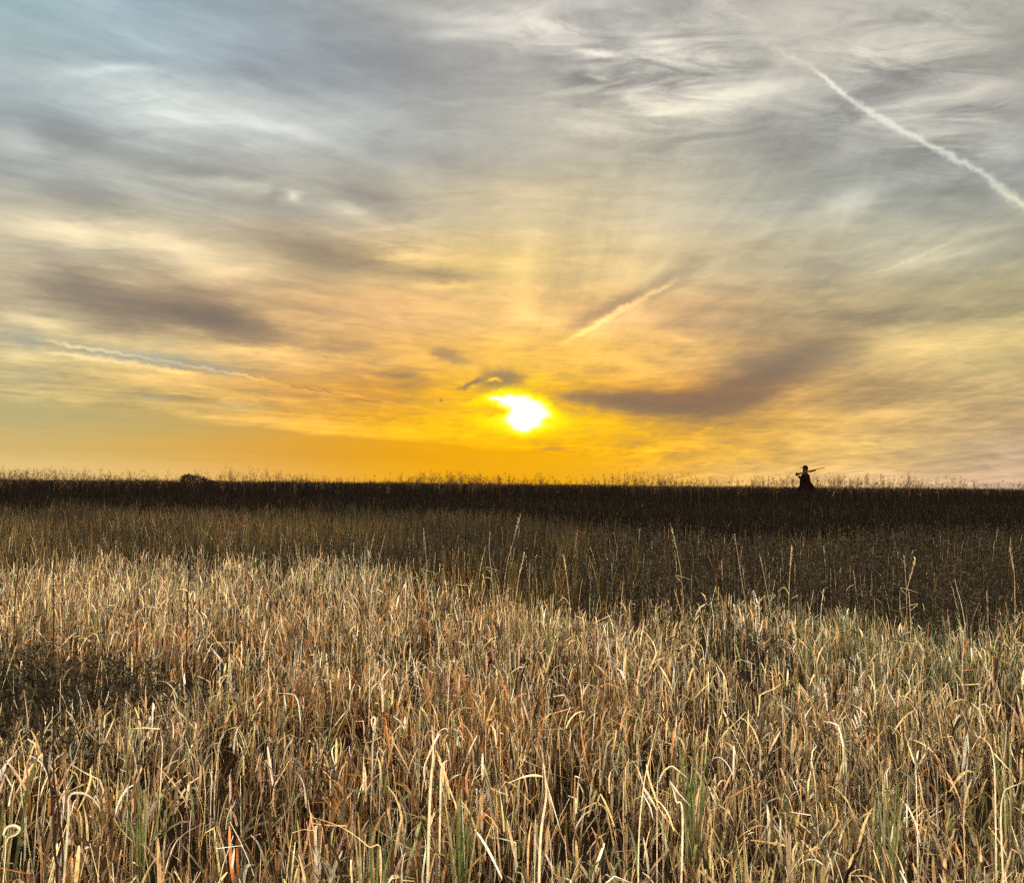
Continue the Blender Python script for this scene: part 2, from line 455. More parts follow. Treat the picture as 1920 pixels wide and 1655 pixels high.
# colours of the growth (linear base colours)
STRAW = (.64, .50, .28); BLEACH = (.92, .86, .70); TAN = (.44, .31, .16); RUST = (.34, .16, .06)
GREYT = (.40, .32, .20); DKBR = (.07, .04, .022); OLIVE = (.15, .18, .05); GREYG = (.26, .29, .20); GREEN = (.10, .19, .035)
PAL = [STRAW, BLEACH, TAN, RUST, GREYT, DKBR, OLIVE, GREYG]

# where each kind of growth stands in the field (metres; az = degrees right of straight ahead)
def zones(x, y):
    az = np.degrees(np.arctan2(x, y))
    wob = (NB(x, y) - .5) * 3.6 + (NA(x, y) - .5) * 1.8
    front = np.interp(az, [-35, -20, -8, 0, 6, 10, 14, 20, 26, 35], [14, 13.5, 12.5, 10.5, 8.6, 8.6, 9.5, 8.5, 8.2, 8.5])
    pale = 1 - sstep(y + wob * 0.8, front - 1.8, front + 2.0)
    # a dark leafy weed patch at the left, another gap right of the middle
    hole = np.exp(-(((az + wob + 31) / 9.5) ** 2 + ((y + wob * .15 - 5.7) / 1.5) ** 2) ** 1.6)
    hole = np.maximum(hole, 0.9 * np.exp(-(((az - 14) / 2.2) ** 2 + ((y - 7.9) / 0.7) ** 2)))
    back = np.interp(az, [-35, -10, 0, 5, 12, 35], [26, 26, 25, 20, 19, 19])
    far = sstep(y + wob, back - 2.5, back + 2.5)
    forb = sstep(az + wob * 1.5, 3.0, 9.0) * (1 - far)
    forb = np.maximum(forb, (1 - far) * np.exp(-((y - 13.8) / 1.7) ** 2) * 0.75 * sstep(az, -30, -6))
    return pale, hole, far, forb, az

# ------------------------------------------------------------------ ground
def make_ground():
    xs = np.concatenate([-np.geomspace(4000, 30, 24), np.linspace(-28, 28, 113), np.geomspace(30, 4000, 24)])
    ys = np.concatenate([[-3000, -800, -200, -60, -20, -8, -3], np.linspace(0, 60, 121), np.linspace(62, 180, 40), np.geomspace(200, 6000, 24)])
    X, Y = np.meshgrid(xs, ys)
    Z = ground_z(X, Y)
    V = np.stack([X, Y, Z], 2).reshape(-1, 3)
    nx = len(xs); i, j = np.meshgrid(np.arange(len(ys) - 1), np.arange(nx - 1), indexing='ij')
    a = (i * nx + j).ravel()
    Fc = np.stack([a, a + 1, a + nx + 1, a + nx], 1)
    me = bpy.data.meshes.new('ground')
    me.from_pydata(V.tolist(), [], Fc.tolist()); me.shade_smooth()
    m = mat('soil', (.014, .009, .006), 0.95, 0.1, 0.6, 0.5, 3.0)
    me.materials.append(m)
    o = bpy.data.objects.new('ground', me); col.objects.link(o)
    tag(o, kind='structure')
make_ground()

# ------------------------------------------------------------------ the pale dry grass in front
def turf(y0, y1, dens, seg, wmul=1.0):
    S = straw
    x, y = scatter(y0, y1, dens)
    pale, hole, far, forb, az = zones(x, y)
    clump = NC(x, y)
    keep = rng.random(len(x)) < pale * (1 - 0.95 * hole) * (0.03 + 1.0 * sstep(clump * .55 + NE(x, y) * .45, .30, .72))
    x, y, az, clump, hole = x[keep], y[keep], az[keep], clump[keep], hole[keep]
    n = len(x)
    z = ground_z(x, y) - 0.01
    rust = sstep(NB(x, y) * .6 + NA(x, y) * .4, .42, .72)
    grn = sstep(ND(x, y) * .5 + NA(x + 40, y) * .5, .5, .8) * 0.8 + sstep(az, 10, 24) * sstep(y, 4.6, 7.5) * 1.0
    gry = sstep(y, 6.5, 11)
    W = np.stack([.36 + 0 * x, .11 + 0 * x, .20 + .14 * rust, .06 + .55 * rust * (1 - gry * .6), .14 + .22 * gry, .15 + 0 * x,
                  .04 + .22 * grn, .03 + .30 * grn + .08 * gry], 1)
    c = pick(n, PAL, W)
    r = rng.random(n)
    hh = (0.30 + 0.14 * NA(x, y) + 0.16 * gry)
    azm = rng.random(n) * 6.283
    def sel(k, *v): return [q[k] for q in v]
    # upright stalks
    a = r < .22
    xa, ya, za, Ha, aa, ca = sel(a, x, y, z, hh, azm, c)
    N = len(xa)
    S.add(np.stack([xa, ya, za], 1), Ha * rng.uniform(.6, 1.25, N), aa, np.abs(rng.normal(0, .16, N)), rng.normal(0, .25, N), rng.uniform(.003, .0052, N) * wmul, ca,
          seg=max(3, seg - 3), tube=(seg >= 7), psi=rng.random(N) * 3.14, blunt=.5)
    # short leaves set at every height up the stems
    b = (r >= .22) & (r < .80)
    xa, ya, za, Ha, aa, ca = sel(b, x, y, z, hh, azm, c)
    N = len(xa)
    S.add(np.stack([xa, ya, za + Ha * (rng.random(N) * .72)], 1), rng.uniform(.07, .21, N) * (1 + .35 * (wmul - 1)), aa, np.abs(rng.normal(.14, .38, N)), rng.gamma(1.6, .40, N),
          rng.uniform(.005, .014, N) * wmul, ca, seg=max(3, seg - 3), psi=rng.normal(0, .65, N), curl=rng.normal(0, .8, N), swell=.45, blunt=.12)
    # leaves snapped over
    d = r >= .80
    xa, ya, za, Ha, aa, ca = sel(d, x, y, z, hh, azm, c)
    N = len(xa)
    S.add(np.stack([xa, ya, za + Ha * rng.random(N) * .6], 1), rng.uniform(.14, .34, N), aa, np.abs(rng.normal(.12, .25, N)), rng.normal(.1, .3, N), rng.uniform(.004, .011, N) * wmul, ca,
          seg=seg, psi=rng.normal(0, .6, N), kink_t=rng.uniform(.35, .8, N), kink=rng.uniform(.9, 2.6, N), curl=rng.normal(0, .6, N), blunt=.3)
    # old brown litter lying low between the stems, coloured dark to deepen the shade
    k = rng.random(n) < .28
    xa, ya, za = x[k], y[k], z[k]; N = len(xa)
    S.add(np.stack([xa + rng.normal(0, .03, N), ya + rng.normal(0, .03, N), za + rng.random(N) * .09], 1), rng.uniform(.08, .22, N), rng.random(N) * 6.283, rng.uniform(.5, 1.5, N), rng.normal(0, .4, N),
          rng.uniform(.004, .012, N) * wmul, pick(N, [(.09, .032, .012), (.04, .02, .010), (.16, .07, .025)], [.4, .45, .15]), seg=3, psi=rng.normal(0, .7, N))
straw = Strands()
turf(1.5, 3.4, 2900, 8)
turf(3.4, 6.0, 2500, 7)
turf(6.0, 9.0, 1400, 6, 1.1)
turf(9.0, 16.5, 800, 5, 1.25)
# taller bleached stems and curled leaves that catch the light
def tops(y0, y1, dens):
    x, y = scatter(y0, y1, dens)
    pale, hole, far, forb, az = zones(x, y)
    keep = rng.random(len(x)) < np.clip(pale + .35 * (1 - far), 0, 1) * (1 - .5 * hole)
    x, y = x[keep], y[keep]; n = len(x); z = ground_z(x, y)
    k = rng.random(n) < .5
    N = k.sum(); c = pick(N, [BLEACH, STRAW, GREYT], [.3, .5, .2])
    straw.add(np.stack([x, y, z], 1)[k], rng.uniform(.38, .56, N) + .2 * sstep(y[k], 6, 11) * rng.random(N), rng.random(N) * 6.28, np.abs(rng.normal(0, .16, N)), rng.normal(0, .2, N),
              rng.uniform(.003, .0052, N), c, seg=6, tube=True, blunt=.55)
    k = ~k; N = k.sum(); c = pick(N, [BLEACH, STRAW], [.6, .4])
    b = np.stack([x, y, z + rng.uniform(.12, .36, n)], 1)[k]
    straw.add(b, rng.uniform(.08, .20, N), rng.random(N) * 6.28, rng.uniform(0, .5, N), rng.uniform(.3, 2.4, N),
              rng.uniform(.004, .009, N), c, seg=8, psi=rng.normal(0, .7, N), curl=rng.normal(0, 1.5, N), blunt=.05)
tops(1.6, 6, 44)
tops(6, 18, 30)
o = straw.build('dry_grass', M_STRAW)
tag(o, 'pale straw coloured dry grass filling the front of the field', 'grass', kind='stuff')

# ------------------------------------------------------------------ green blades low among the straw and grey green grass at the right
gs = Strands()
x, y = scatter(1.5, 9.5, 260)
pale, hole, far, forb, az = zones(x, y)
g = sstep(NA(x + 11, y - 5) * .55 + NC(x, y) * .45, .60, .80) * .5 + sstep(az, 9, 22) * sstep(y, 5.0, 7.6) * .8 * sstep(NE(x, y), .3, .7)
k = rng.random(len(x)) < g * (1 - hole * .7); x, y = x[k], y[k]; N = len(x)
gs.add(np.stack([x, y, ground_z(x, y)], 1), rng.uniform(.18, .42, N) + .12 * sstep(y, 5, 8), rng.random(N) * 6.28, np.abs(rng.normal(.1, .18, N)),
       rng.gamma(2, .25, N), rng.uniform(.003, .007, N), pick(N, [OLIVE, GREYG, GREEN, (.2, .22, .1)], [.35, .3, .15, .2]), seg=6, psi=rng.normal(0, .7, N))
o = gs.build('green_grass', M_GREEN)
tag(o, 'green and grey green grass blades mixed low into the straw', 'grass', kind='stuff')

# ------------------------------------------------------------------ fine olive brown grass in the middle distance
ms_ = Strands()
x, y = scatter(10.0, 31, 320, xoff=2)
pale, hole, far, forb, az = zones(x, y)
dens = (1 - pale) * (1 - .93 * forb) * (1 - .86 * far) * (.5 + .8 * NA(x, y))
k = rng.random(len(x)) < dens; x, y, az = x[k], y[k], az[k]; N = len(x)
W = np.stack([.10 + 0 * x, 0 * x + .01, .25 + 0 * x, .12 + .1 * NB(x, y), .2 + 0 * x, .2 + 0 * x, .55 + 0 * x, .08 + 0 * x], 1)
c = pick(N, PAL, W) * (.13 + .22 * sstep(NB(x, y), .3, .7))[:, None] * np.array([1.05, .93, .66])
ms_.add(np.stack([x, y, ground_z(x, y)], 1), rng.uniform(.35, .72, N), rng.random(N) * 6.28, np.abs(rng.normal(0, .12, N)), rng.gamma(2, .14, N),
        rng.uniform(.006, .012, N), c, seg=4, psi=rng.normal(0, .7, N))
o = ms_.build('olive_grass', M_STRAW)
tag(o, 'fine dull olive brown grass in the middle distance', 'grass', kind='stuff')

# ------------------------------------------------------------------ dead leafy weeds: dark stems with small curled grey leaves
def weeds(S, x, y, hgt, stem_c, leaf_c, nl, leaf_l, leaf_w, stem_w, top=0.35, frac=1.0, seg=4):
    N = len(x)
    z = ground_z(x, y)
    pts, tg = S.add(np.stack([x, y, z], 1), hgt, rng.random(N) * 6.28, np.abs(rng.normal(0, .12, N)), rng.normal(0, .2, N), stem_w, stem_c, seg=seg, blunt=.3, psi=rng.random(N) * 3)
    P3 = np.stack(pts, 1)
    for j in range(nl):
        t = top + (1 - top) * rng.random(N); f = t * seg; i = np.minimum(f.astype(int), seg - 1); f = f - i
        q = P3[np.arange(N), i] * (1 - f)[:, None] + P3[np.arange(N), i + 1] * f[:, None]
        S.add(q, leaf_l * rng.uniform(.5, 1.5, N), rng.random(N) * 6.28, rng.uniform(.4, 1.6, N), rng.uniform(-1.8, 2.2, N), leaf_w * rng.uniform(.5, 1.3, N),
              leaf_c[rng.integers(0, len(leaf_c), N)], seg=3, psi=rng.normal(0, .9, N), curl=rng.normal(0, 2, N), swell=.7, blunt=.1, cvar=.2)
fw = Strands()
GL = np.array([(.16, .145, .11), (.09, .08, .06), (.05, .038, .026), (.20, .19, .16), (.07, .075, .045)])
x, y = scatter(7.0, 24, 95, xoff=2)
pale, hole, far, forb, az = zones(x, y)
k = rng.random(len(x)) < np.clip((forb + .25 * (1 - forb) * (1 - far)) * (1 - pale), 0, 1); x, y = x[k], y[k]; N = len(x)
weeds(fw, x, y, rng.uniform(.42, .72, N), pick(N, [DKBR, (.035, .022, .015)], [.5, .5]) * .6, GL * .26, 13, .045, .013, .006)
x, y = scatter(3.4, 8.2, 300, xoff=1)
pale, hole, far, forb, az = zones(x, y)
k = rng.random(len(x)) < hole * .95 + .015; x, y = x[k], y[k]; N = len(x)
weeds(fw, x, y, rng.uniform(.26, .48, N), pick(N, [DKBR, (.03, .02, .015)], [.5, .5]), GL * .27, 10, .042, .014, .004)
o = fw.build('dead_weeds', M_WEED)
tag(o, 'dark dead weeds with small curled grey leaves behind the pale grass', 'weeds', kind='stuff')

# ------------------------------------------------------------------ tall dark growth up to the crest of the rise
tw = Strands()
x, y = scatter(18.5, 49, 135, half=.74, xoff=3)
pale, hole, far, forb, az = zones(x, y)
k = rng.random(len(x)) < far; x, y = x[k], y[k]; N = len(x)
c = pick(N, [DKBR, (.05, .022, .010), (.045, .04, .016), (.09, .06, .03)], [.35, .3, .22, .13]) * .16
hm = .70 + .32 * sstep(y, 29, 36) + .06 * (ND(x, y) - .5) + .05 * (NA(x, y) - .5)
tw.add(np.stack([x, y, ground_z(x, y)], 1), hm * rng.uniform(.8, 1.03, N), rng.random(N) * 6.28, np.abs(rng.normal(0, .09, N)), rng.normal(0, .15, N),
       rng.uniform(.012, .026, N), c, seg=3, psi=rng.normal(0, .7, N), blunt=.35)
x, y = scatter(19, 48, 16, half=.74, xoff=3)
pale, hole, far, forb, az = zones(x, y)
k = rng.random(len(x)) < far; x, y = x[k], y[k]; N = len(x)
weeds(tw, x, y, rng.uniform(.66, .84, N) + .18 * sstep(y, 29, 36), pick(N, [DKBR], [1]) * .25, GL * .09, 9, .06, .02, .007, seg=3)
o = tw.build('tall_dark_weeds', M_WEED)
tag(o, 'tall dark brown weeds covering the rise up to the skyline', 'weeds', kind='stuff')

# feathery seed heads standing above it, against the sky
sh = Strands()
x, y = scatter(31, 47, 5.5, half=.74, xoff=3)
k = rng.random(len(x)) < .30 + .9 * sstep(NB(x * 1.3, y * .2), .35, .75)
k &= ~((np.abs(x - 12.2 * y / 37) < .75) & (y < 38.5)); x, y = x[k], y[k]; N = len(x)
H = rng.uniform(.99, 1.23, N) + .34 * rng.random(N) ** 3 + .26 * sstep(NB(x * 1.3, y * .2), .55, .85)
z = ground_z(x, y)
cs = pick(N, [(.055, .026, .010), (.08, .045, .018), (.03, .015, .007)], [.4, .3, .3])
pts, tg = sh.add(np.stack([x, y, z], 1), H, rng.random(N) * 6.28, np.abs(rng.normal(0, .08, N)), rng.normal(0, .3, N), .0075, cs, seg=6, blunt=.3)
P3 = np.stack(pts, 1)
for j in range(11):
    t = .70 + .29 * rng.random(N); f = t * 6; i = np.minimum(f.astype(int), 5); f = f - i
    q = P3[np.arange(N), i] * (1 - f)[:, None] + P3[np.arange(N), i + 1] * f[:, None]
    L = rng.uniform(.05, .15, N)
    p2, t2 = sh.add(q, L, rng.random(N) * 6.28, rng.uniform(.3, 1.0, N), rng.normal(.3, .6, N), .0055, cs, seg=3, blunt=.4, psi=rng.random(N) * 3)
    sh.add(p2[-1], rng.uniform(.018, .045, N), rng.random(N) * 6.28, rng.uniform(.3, 2.2, N), rng.normal(0, 1, N), rng.uniform(.012, .024, N), cs * 1.2, seg=2, psi=rng.random(N) * 3, swell=.8, blunt=.2)
    sh.add(p2[-2], rng.uniform(.018, .04, N), rng.random(N) * 6.28, rng.uniform(.3, 2.2, N), rng.normal(0, 1, N), rng.uniform(.010, .02, N), cs * 1.2, seg=2, psi=rng.random(N) * 3, swell=.8, blunt=.2)
o = sh.build('seed_heads', M_STRAW)
tag(o, 'wispy seed heads rising above the dark skyline growth', 'grass', kind='stuff')

# ------------------------------------------------------------------ single plants
def at(px, py, y):
    d = ray(px, py); k = y / d.y
    return Vector((0, 0, EYE)) + d * k

def empty(name, loc):
    o = bpy.data.objects.new(name, None); o.empty_display_size = .2
    o.location = loc; col.objects.link(o); return o

def smooth_path(P, n):
    P = [Vector(p) for p in P]
    if len(P) < 3: return [P[0].lerp(P[-1], i / n) for i in range(n + 1)]
    Q = [P[0] * 2 - P[1]] + P + [P[-1] * 2 - P[-2]]
    out = []
    m = len(P) - 1
    for i in range(n + 1):
        u = i / n * m; k = min(int(u), m - 1); t = u - k
        a, b, c, d = Q[k:k + 4]
        out.append(0.5 * ((2 * b) + (c - a) * t + (2 * a - 5 * b + 4 * c - d) * t * t + (3 * b - 3 * c + d - a) * t ** 3))
    return out

def blade(name, P, w, tint, parent, material, tube=False, n=14, face=None, taper=True, twist=0.0, blunt=.12):
    """a stem (round) or a leaf (folded along its midrib, with thickness) along a path of world points"""
    pts = smooth_path(P, n); o0 = parent.location
    bm = bmesh.new(); rings = []
    face = face or Vector((random.uniform(-.5, .5), -1, .15))
    for i, p in enumerate(pts):
        t = i / n
        d = (pts[min(i + 1, n)] - pts[max(i - 1, 0)]).normalized()
        s = d.cross(face).normalized()
        if twist: s = (Matrix.Rotation(twist * t, 3, d) @ s).normalized()
        nn = s.cross(d).normalized()
        q = (1 - t ** 2.5) * (1 - blunt) + blunt if taper else 1
        if not tube: q *= min(1, .45 + t * 4)
        h = w / 2 * q
        if tube:
            rings.append([bm.verts.new(p - o0 + (s * math.cos(a) + nn * math.sin(a)) * h) for a in (0, 1.047, 2.094, 3.1416, 4.189, 5.236)])
        else:
            th = 0.0006
            rings.append([bm.verts.new(p - o0 + v) for v in (-s * h + nn * h * .35, nn * -th, s * h + nn * h * .35, nn * th)])
    for a, b in zip(rings, rings[1:]):
        m = len(a)
        for k in range(m):
            bm.faces.new((a[k], a[(k + 1) % m], b[(k + 1) % m], b[k]))
    bm.faces.new(rings[0]); bm.faces.new(rings[-1])
    me = bpy.data.meshes.new(name); bm.to_mesh(me); bm.free(); me.shade_smooth()
    ca = me.color_attributes.new('tint', 'FLOAT_COLOR', 'POINT')
    vals = []
    for v in me.vertices:
        f = random.uniform(.85, 1.15); vals += [tint[0] * f, tint[1] * f, tint[2] * f, 1]
    ca.data.foreach_set('color', vals)
    me.materials.append(material)
    o = bpy.data.objects.new(name, me); col.objects.link(o); o.parent = parent
    return o

def seed_head(P, parent, tint, spread, material, n=46):
    """a plume of small husks round the top of a stem"""
    pts = smooth_path(P, 20); S = Strands(); o0 = parent.location
    b, L, c = [], [], []
    for i in range(n):
        k = random.random(); p = pts[int(k * 20)] - o0
        b.append(p)
    b = np.array(b); N = len(b)
    S.add(b, rng.uniform(.4, 1.0, N) * spread, rng.random(N) * 6.28, rng.uniform(.15, .6, N), rng.normal(.1, .4, N), rng.uniform(.0022, .0045, N) * (1 + spread * 8), np.array([tint] * N), seg=3, psi=rng.random(N) * 3, swell=.8)
    return S.build('seed_head', material, parent)

def plant(name, label, cat, depth, base_px, group=None):
    p = at(base_px, 1200, depth)
    r = empty(name, (p.x, depth, gz(p.x, depth)))
    tag(r, label, cat, group)
    return r
def px_path(root, pts, depth, from_ground=True):
    P = [at(x, y, depth + (pts[i][2] if len(pts[i]) > 2 else 0)) for i, (x, y) in enumerate([(q[0], q[1]) for q in pts])]
    if from_ground: P = [Vector(root.location) - Vector((0, 0, .01))] + P
    return P

BL = (.74, .66, .48); PS = (.66, .52, .30); DK = (.030, .016, .012); GY = (.42, .37, .26)
G1 = 'tall grass stalks standing above the dark weeds'
STK = [  # depth, tint, path from low to tip, head, label
 (9.6, GY, [(942,1135),(950,1063),(960,1023),(976,966)], .055, 'tall grass stalk with a feathery plume leaning right, straight below the sun'),
 (9.2, PS, [(963,1163),(972,1087),(984,1036)], .03, 'pale stalk with narrow seed head, right of the plumed stalk under the sun'),
 (10.2, GY, [(923,1093),(917,1030),(919,998)], .028, 'thin grey tan stalk with short seed head, left of the plumed stalk'),
 (10.6, GY, [(800,1090),(799,1047),(794,990)], .022, 'thin stalk with a short head, standing alone below the small dark cloud'),
 (10.0, GY, [(706,1095),(709,1060),(722,1000)], .02, 'grey stalk bending right, the right one of a close pair left of centre'),
 (10.0, GY, [(690,1090),(692,1050),(702,998)], .02, 'grey stalk bending right, the left one of a close pair left of centre'),
 (9.0, PS, [(1070,1155),(1063,1082),(1056,1040)], .035, 'straw coloured stalk with a thick seed head leaning left, right of the sun'),
 (8.6, BL, [(1162,1200),(1164,1150),(1168,1090)], 0, 'bright bleached headless stalk against the dark weeds, right of the sun'),
 (9.4, GY, [(1280,1110),(1272,1045),(1257,982)], .03, 'tall brownish stalk curving left at the tip, midway between the sun and the person'),
 (9.0, GY, [(1403,1165),(1391,1090),(1377,1000)], .025, 'tall thin stalk leaning left over the dark weeds, left of the person'),
 (9.0, PS, [(1479,1130),(1481,1075),(1485,1024)], .04, 'upright tan stalk with a long thick seed head below the person'),
 (8.4, PS, [(1707,1160),(1704,1110),(1702,1100),(1717,1046)], .035, 'pale stalk with a seed head bending right, the right of two near right edge'),
 (8.6, GY, [(1700,1130),(1698,1080),(1695,1042)], .03, 'grey stalk with an upright seed head, the left of two near right edge'),
 (8.8, PS, [(1903,1195),(1902,1080),(1893,1028)], .03, 'tall straw stalk at the far right edge, its tip tilting left'),
 (9.0, GY, [(1445,1150),(1432,1075),(1424,1040)], .025, 'slender stalk leaning left just left of the thick seed head below the person'),
 (8.0, BL, [(1812,1210),(1806,1150),(1790,1085)], .0, 'bleached bare stalk leaning left near the right edge of the field'),
]
for dep, tint, pts, head, lab in STK:
    r = plant('grass_stalk', lab, 'grass stalk', dep, pts[0][0], G1)
    P = px_path(r, pts, dep)
    tint = tuple(v * .62 for v in tint)
    blade('stem', P, .0055, tint, r, M_STRAW, tube=True, n=18, blunt=.45)
    if head:
        seed_head([P[-1] - (P[-1] - P[-2]) * .75, P[-1]], r, tuple(v * 1.1 for v in tint), head, M_STRAW)
    a = P[1].lerp(P[2], .3)
    blade('leaf', [a, a + Vector((random.choice((-1, 1)) * .06, -.02, .07)), a + Vector((random.choice((-1, 1)) * .12, -.03, .02))], .009, tint, r, M_STRAW)

# dark bare weed stems in the near left
for dep, pts, lab in [
  (2.75, [(106,1655),(103,1600),(97,1488),(80,1400),(79,1330)], 'dark bare weed stem curving left near the left edge, the left one of a pair'),
  (2.85, [(118,1655),(110,1520),(101,1455),(100,1345)], 'dark straight weed stem near the left edge, the right one of a pair'),
  (2.70, [(640,1650),(612,1570),(594,1490),(588,1425)], 'dark bare weed stem leaning left in the grass left of the centre'),
  (7.2, [(28,1130),(33,1080),(38,1030)], 'thin dark weed stem leaning right in the pale grass at the left edge'),
  (6.8, [(101,1150),(100,1090),(101,1040)], 'thin dark upright weed stem in the pale grass left of the mound'),
  (6.4, [(352,1120),(356,1075),(357,1035)], 'thin dark weed stem in the pale grass below the dark mound')]:
    r = plant('weed_stem', lab, 'weed', dep, pts[0][0], 'dark bare weed stems')
    P = px_path(r, pts, dep)
    blade('stem', P, .0075 if dep < 4 else .011, DK, r, M_WEED, tube=True, n=20, blunt=.45)
    for k in range(3):
        a = P[-1].lerp(P[-2], .2 + .5 * k); s = (-1) ** k
        blade('twig', [a, a + Vector((s * .02, .01, .03)), a + Vector((s * .03, .01, .075))], .004, DK, r, M_WEED, tube=True, n=6)

# bleached leaves and straws that stand out in the near grass
def leafy(name, lab, cat, dep, base, parts, group='bleached blades in the near grass', tint=BL):
    r = plant(name, lab, cat, dep, base, group)
    for nm, w, pts, ground in parts:
        P = px_path(r, pts, dep, ground)
        blade(nm, P, w * .72, tint, r, M_STRAW, tube=(nm == 'stem'), n=22, twist=random.uniform(-1.2, 1.2) if nm == 'leaf' else 0)
    return r
leafy('straw_plant', 'white leaf curled into a loop at the lower left edge', 'dry grass', 2.75, 12,
      [('stem', .004, [(10,1600),(6,1565)], True), ('leaf', .012, [(6,1565),(12,1552),(26,1547),(37,1553),(30,1564),(16,1570),(12,1582)], False)])
leafy('straw_plant', 'bleached leaf arched like a hoop right of the bottom centre', 'dry grass', 3.05, 1233,
      [('stem', .004, [(1232,1500),(1235,1465)], True), ('leaf', .012, [(1235,1465),(1243,1447),(1258,1436),(1272,1444),(1290,1459)], False)])
leafy('straw_plant', 'bleached leaf snapped into a sharp V below the hoop shaped leaf', 'dry grass', 2.98, 1270,
      [('leaf', .010, [(1280,1540),(1268,1502),(1262,1480),(1256,1464)], True), ('leaf', .009, [(1256,1464),(1272,1486),(1296,1512)], False)])
leafy('straw_plant', 'long upright pale straw with bent leaves at its foot, right of bottom centre', 'dry grass', 3.0, 1200,
      [('stem', .0065, [(1197,1600),(1206,1480),(1218,1420),(1236,1343)], True), ('leaf', .012, [(1206,1475),(1222,1500),(1232,1520)], False), ('leaf', .008, [(1206,1470),(1196,1440),(1185,1425)], False)])
leafy('straw_plant', 'bright white stalk with a leaf broken out to the left at the bottom centre', 'dry grass', 2.85, 1015,
      [('leaf', .013, [(1012,1600),(1024,1490),(1019,1430)], True), ('leaf', .010, [(1018,1455),(1000,1453),(978,1457),(952,1468)], False), ('leaf', .007, [(1022,1460),(1034,1500),(1052,1560)], False)])
leafy('straw_plant', 'broad pale blade splitting at the top, left of the bottom centre', 'dry grass', 3.1, 806,
      [('leaf', .015, [(806,1500),(812,1420),(810,1360)], True), ('leaf', .008, [(812,1420),(814,1370),(815,1330)], False), ('leaf', .008, [(811,1400),(795,1440),(800,1480)], False)])
leafy('straw_plant', 'small white leaf folded into an eye shape among reddish stems left of centre', 'dry grass', 3.9, 699,
      [('stem', .004, [(699,1400),(699,1370)], True), ('leaf', .011, [(699,1368),(703,1354),(703,1344),(697,1347),(697,1358),(700,1368)], False)])
leafy('straw_plant', 'broad grey blade arching to the right near the bottom left corner', 'dry grass', 2.7, 126,
      [('leaf', .013, [(127,1560),(130,1495),(150,1486),(172,1495),(190,1518)], True)], tint=(.5, .45, .36))
leafy('straw_plant', 'straw snapped level, its top lying flat to the left, in the left foreground', 'dry grass', 3.7, 302,
      [('stem', .006, [(304,1420),(300,1368)], True), ('stem', .006, [(300,1366),(270,1364),(243,1366)], False)])
leafy('straw_plant', 'long fallen straw slanting down to the right at the bottom left of centre', 'dry grass', 2.6, 700,
      [('stem', .005, [(715,1620),(690,1586),(640,1550),(575,1528)], True)], tint=PS)
leafy('straw_plant', 'white leaf hooking over to the left, right of the green tuft in the centre', 'dry grass', 3.3, 828,
      [('leaf', .011, [(826,1490),(828,1440),(834,1428),(842,1424)], True)])
leafy('straw_plant', 'pair of bleached straws leaning together in the lower right', 'dry grass', 3.2, 1858,
      [('leaf', .009, [(1866,1500),(1862,1420),(1850,1390),(1824,1376)], True), ('leaf', .008, [(1862,1410),(1880,1430),(1900,1450)], False)])
leafy('straw_plant', 'bleached blade with a broad white tip leaning left in the right foreground', 'dry grass', 3.2, 1716,
      [('stem', .005, [(1718,1470),(1714,1425)], True), ('leaf', .013, [(1714,1430),(1704,1400),(1696,1374)], False)])
leafy('straw_plant', 'white crumpled leaf at the right edge of the near grass', 'dry grass', 2.95, 1880,
      [('leaf', .016, [(1876,1560),(1880,1490),(1892,1476),(1908,1470),(1922,1462)], True)])

# small fresh green tufts
for px, py, dep, n, w, lab in [
  (1298, 1385, 3.5, 9, .010, 'bright green tuft of upright blades above the hoop shaped leaf'),
  (1408, 1585, 2.7, 7, .014, 'broad bright green tuft with pale edged leaves at the bottom right of centre'),
  (868, 1455, 3.2, 9, .009, 'green tuft among straw just left of the bottom centre'),
  (700, 1530, 2.8, 8, .010, 'low green tuft beside the long fallen straw'),
  (272, 1440, 3.1, 9, .009, 'green tuft in the left foreground below the snapped straw'),
  (1660, 1440, 3.3, 10, .009, 'grey green tuft below the bleached blade with the broad tip'),
  (1890, 1375, 3.6, 7, .009, 'small yellow green tuft at the right edge'),
  (1030, 1130, 7.4, 8, .014, 'yellow green sprig at the edge of the dark weeds right of the sun'),
  (12, 1480, 3.0, 8, .012, 'grey green tuft at the left edge above the looped leaf')]:
    r = plant('green_tuft', lab, 'grass tuft', dep, px, 'fresh green tufts in the dry grass')
    for k in range(n):
        tip = at(px + random.uniform(-42, 42) * 3.2 / dep, py + random.uniform(-10, 60), dep + random.uniform(-.05, .05))
        b = Vector(r.location) + Vector((random.uniform(-.03, .03), random.uniform(-.03, .03), -.01))
        mid = b.lerp(tip, .6) + Vector((0, 0, .04))
        g = random.choice(((.09, .13, .035), (.15, .19, .06), (.26, .27, .15), (.34, .29, .14), (.07, .095, .04)))
        blade('leaf', [b, mid, tip], w, g, r, M_GREEN, n=10)

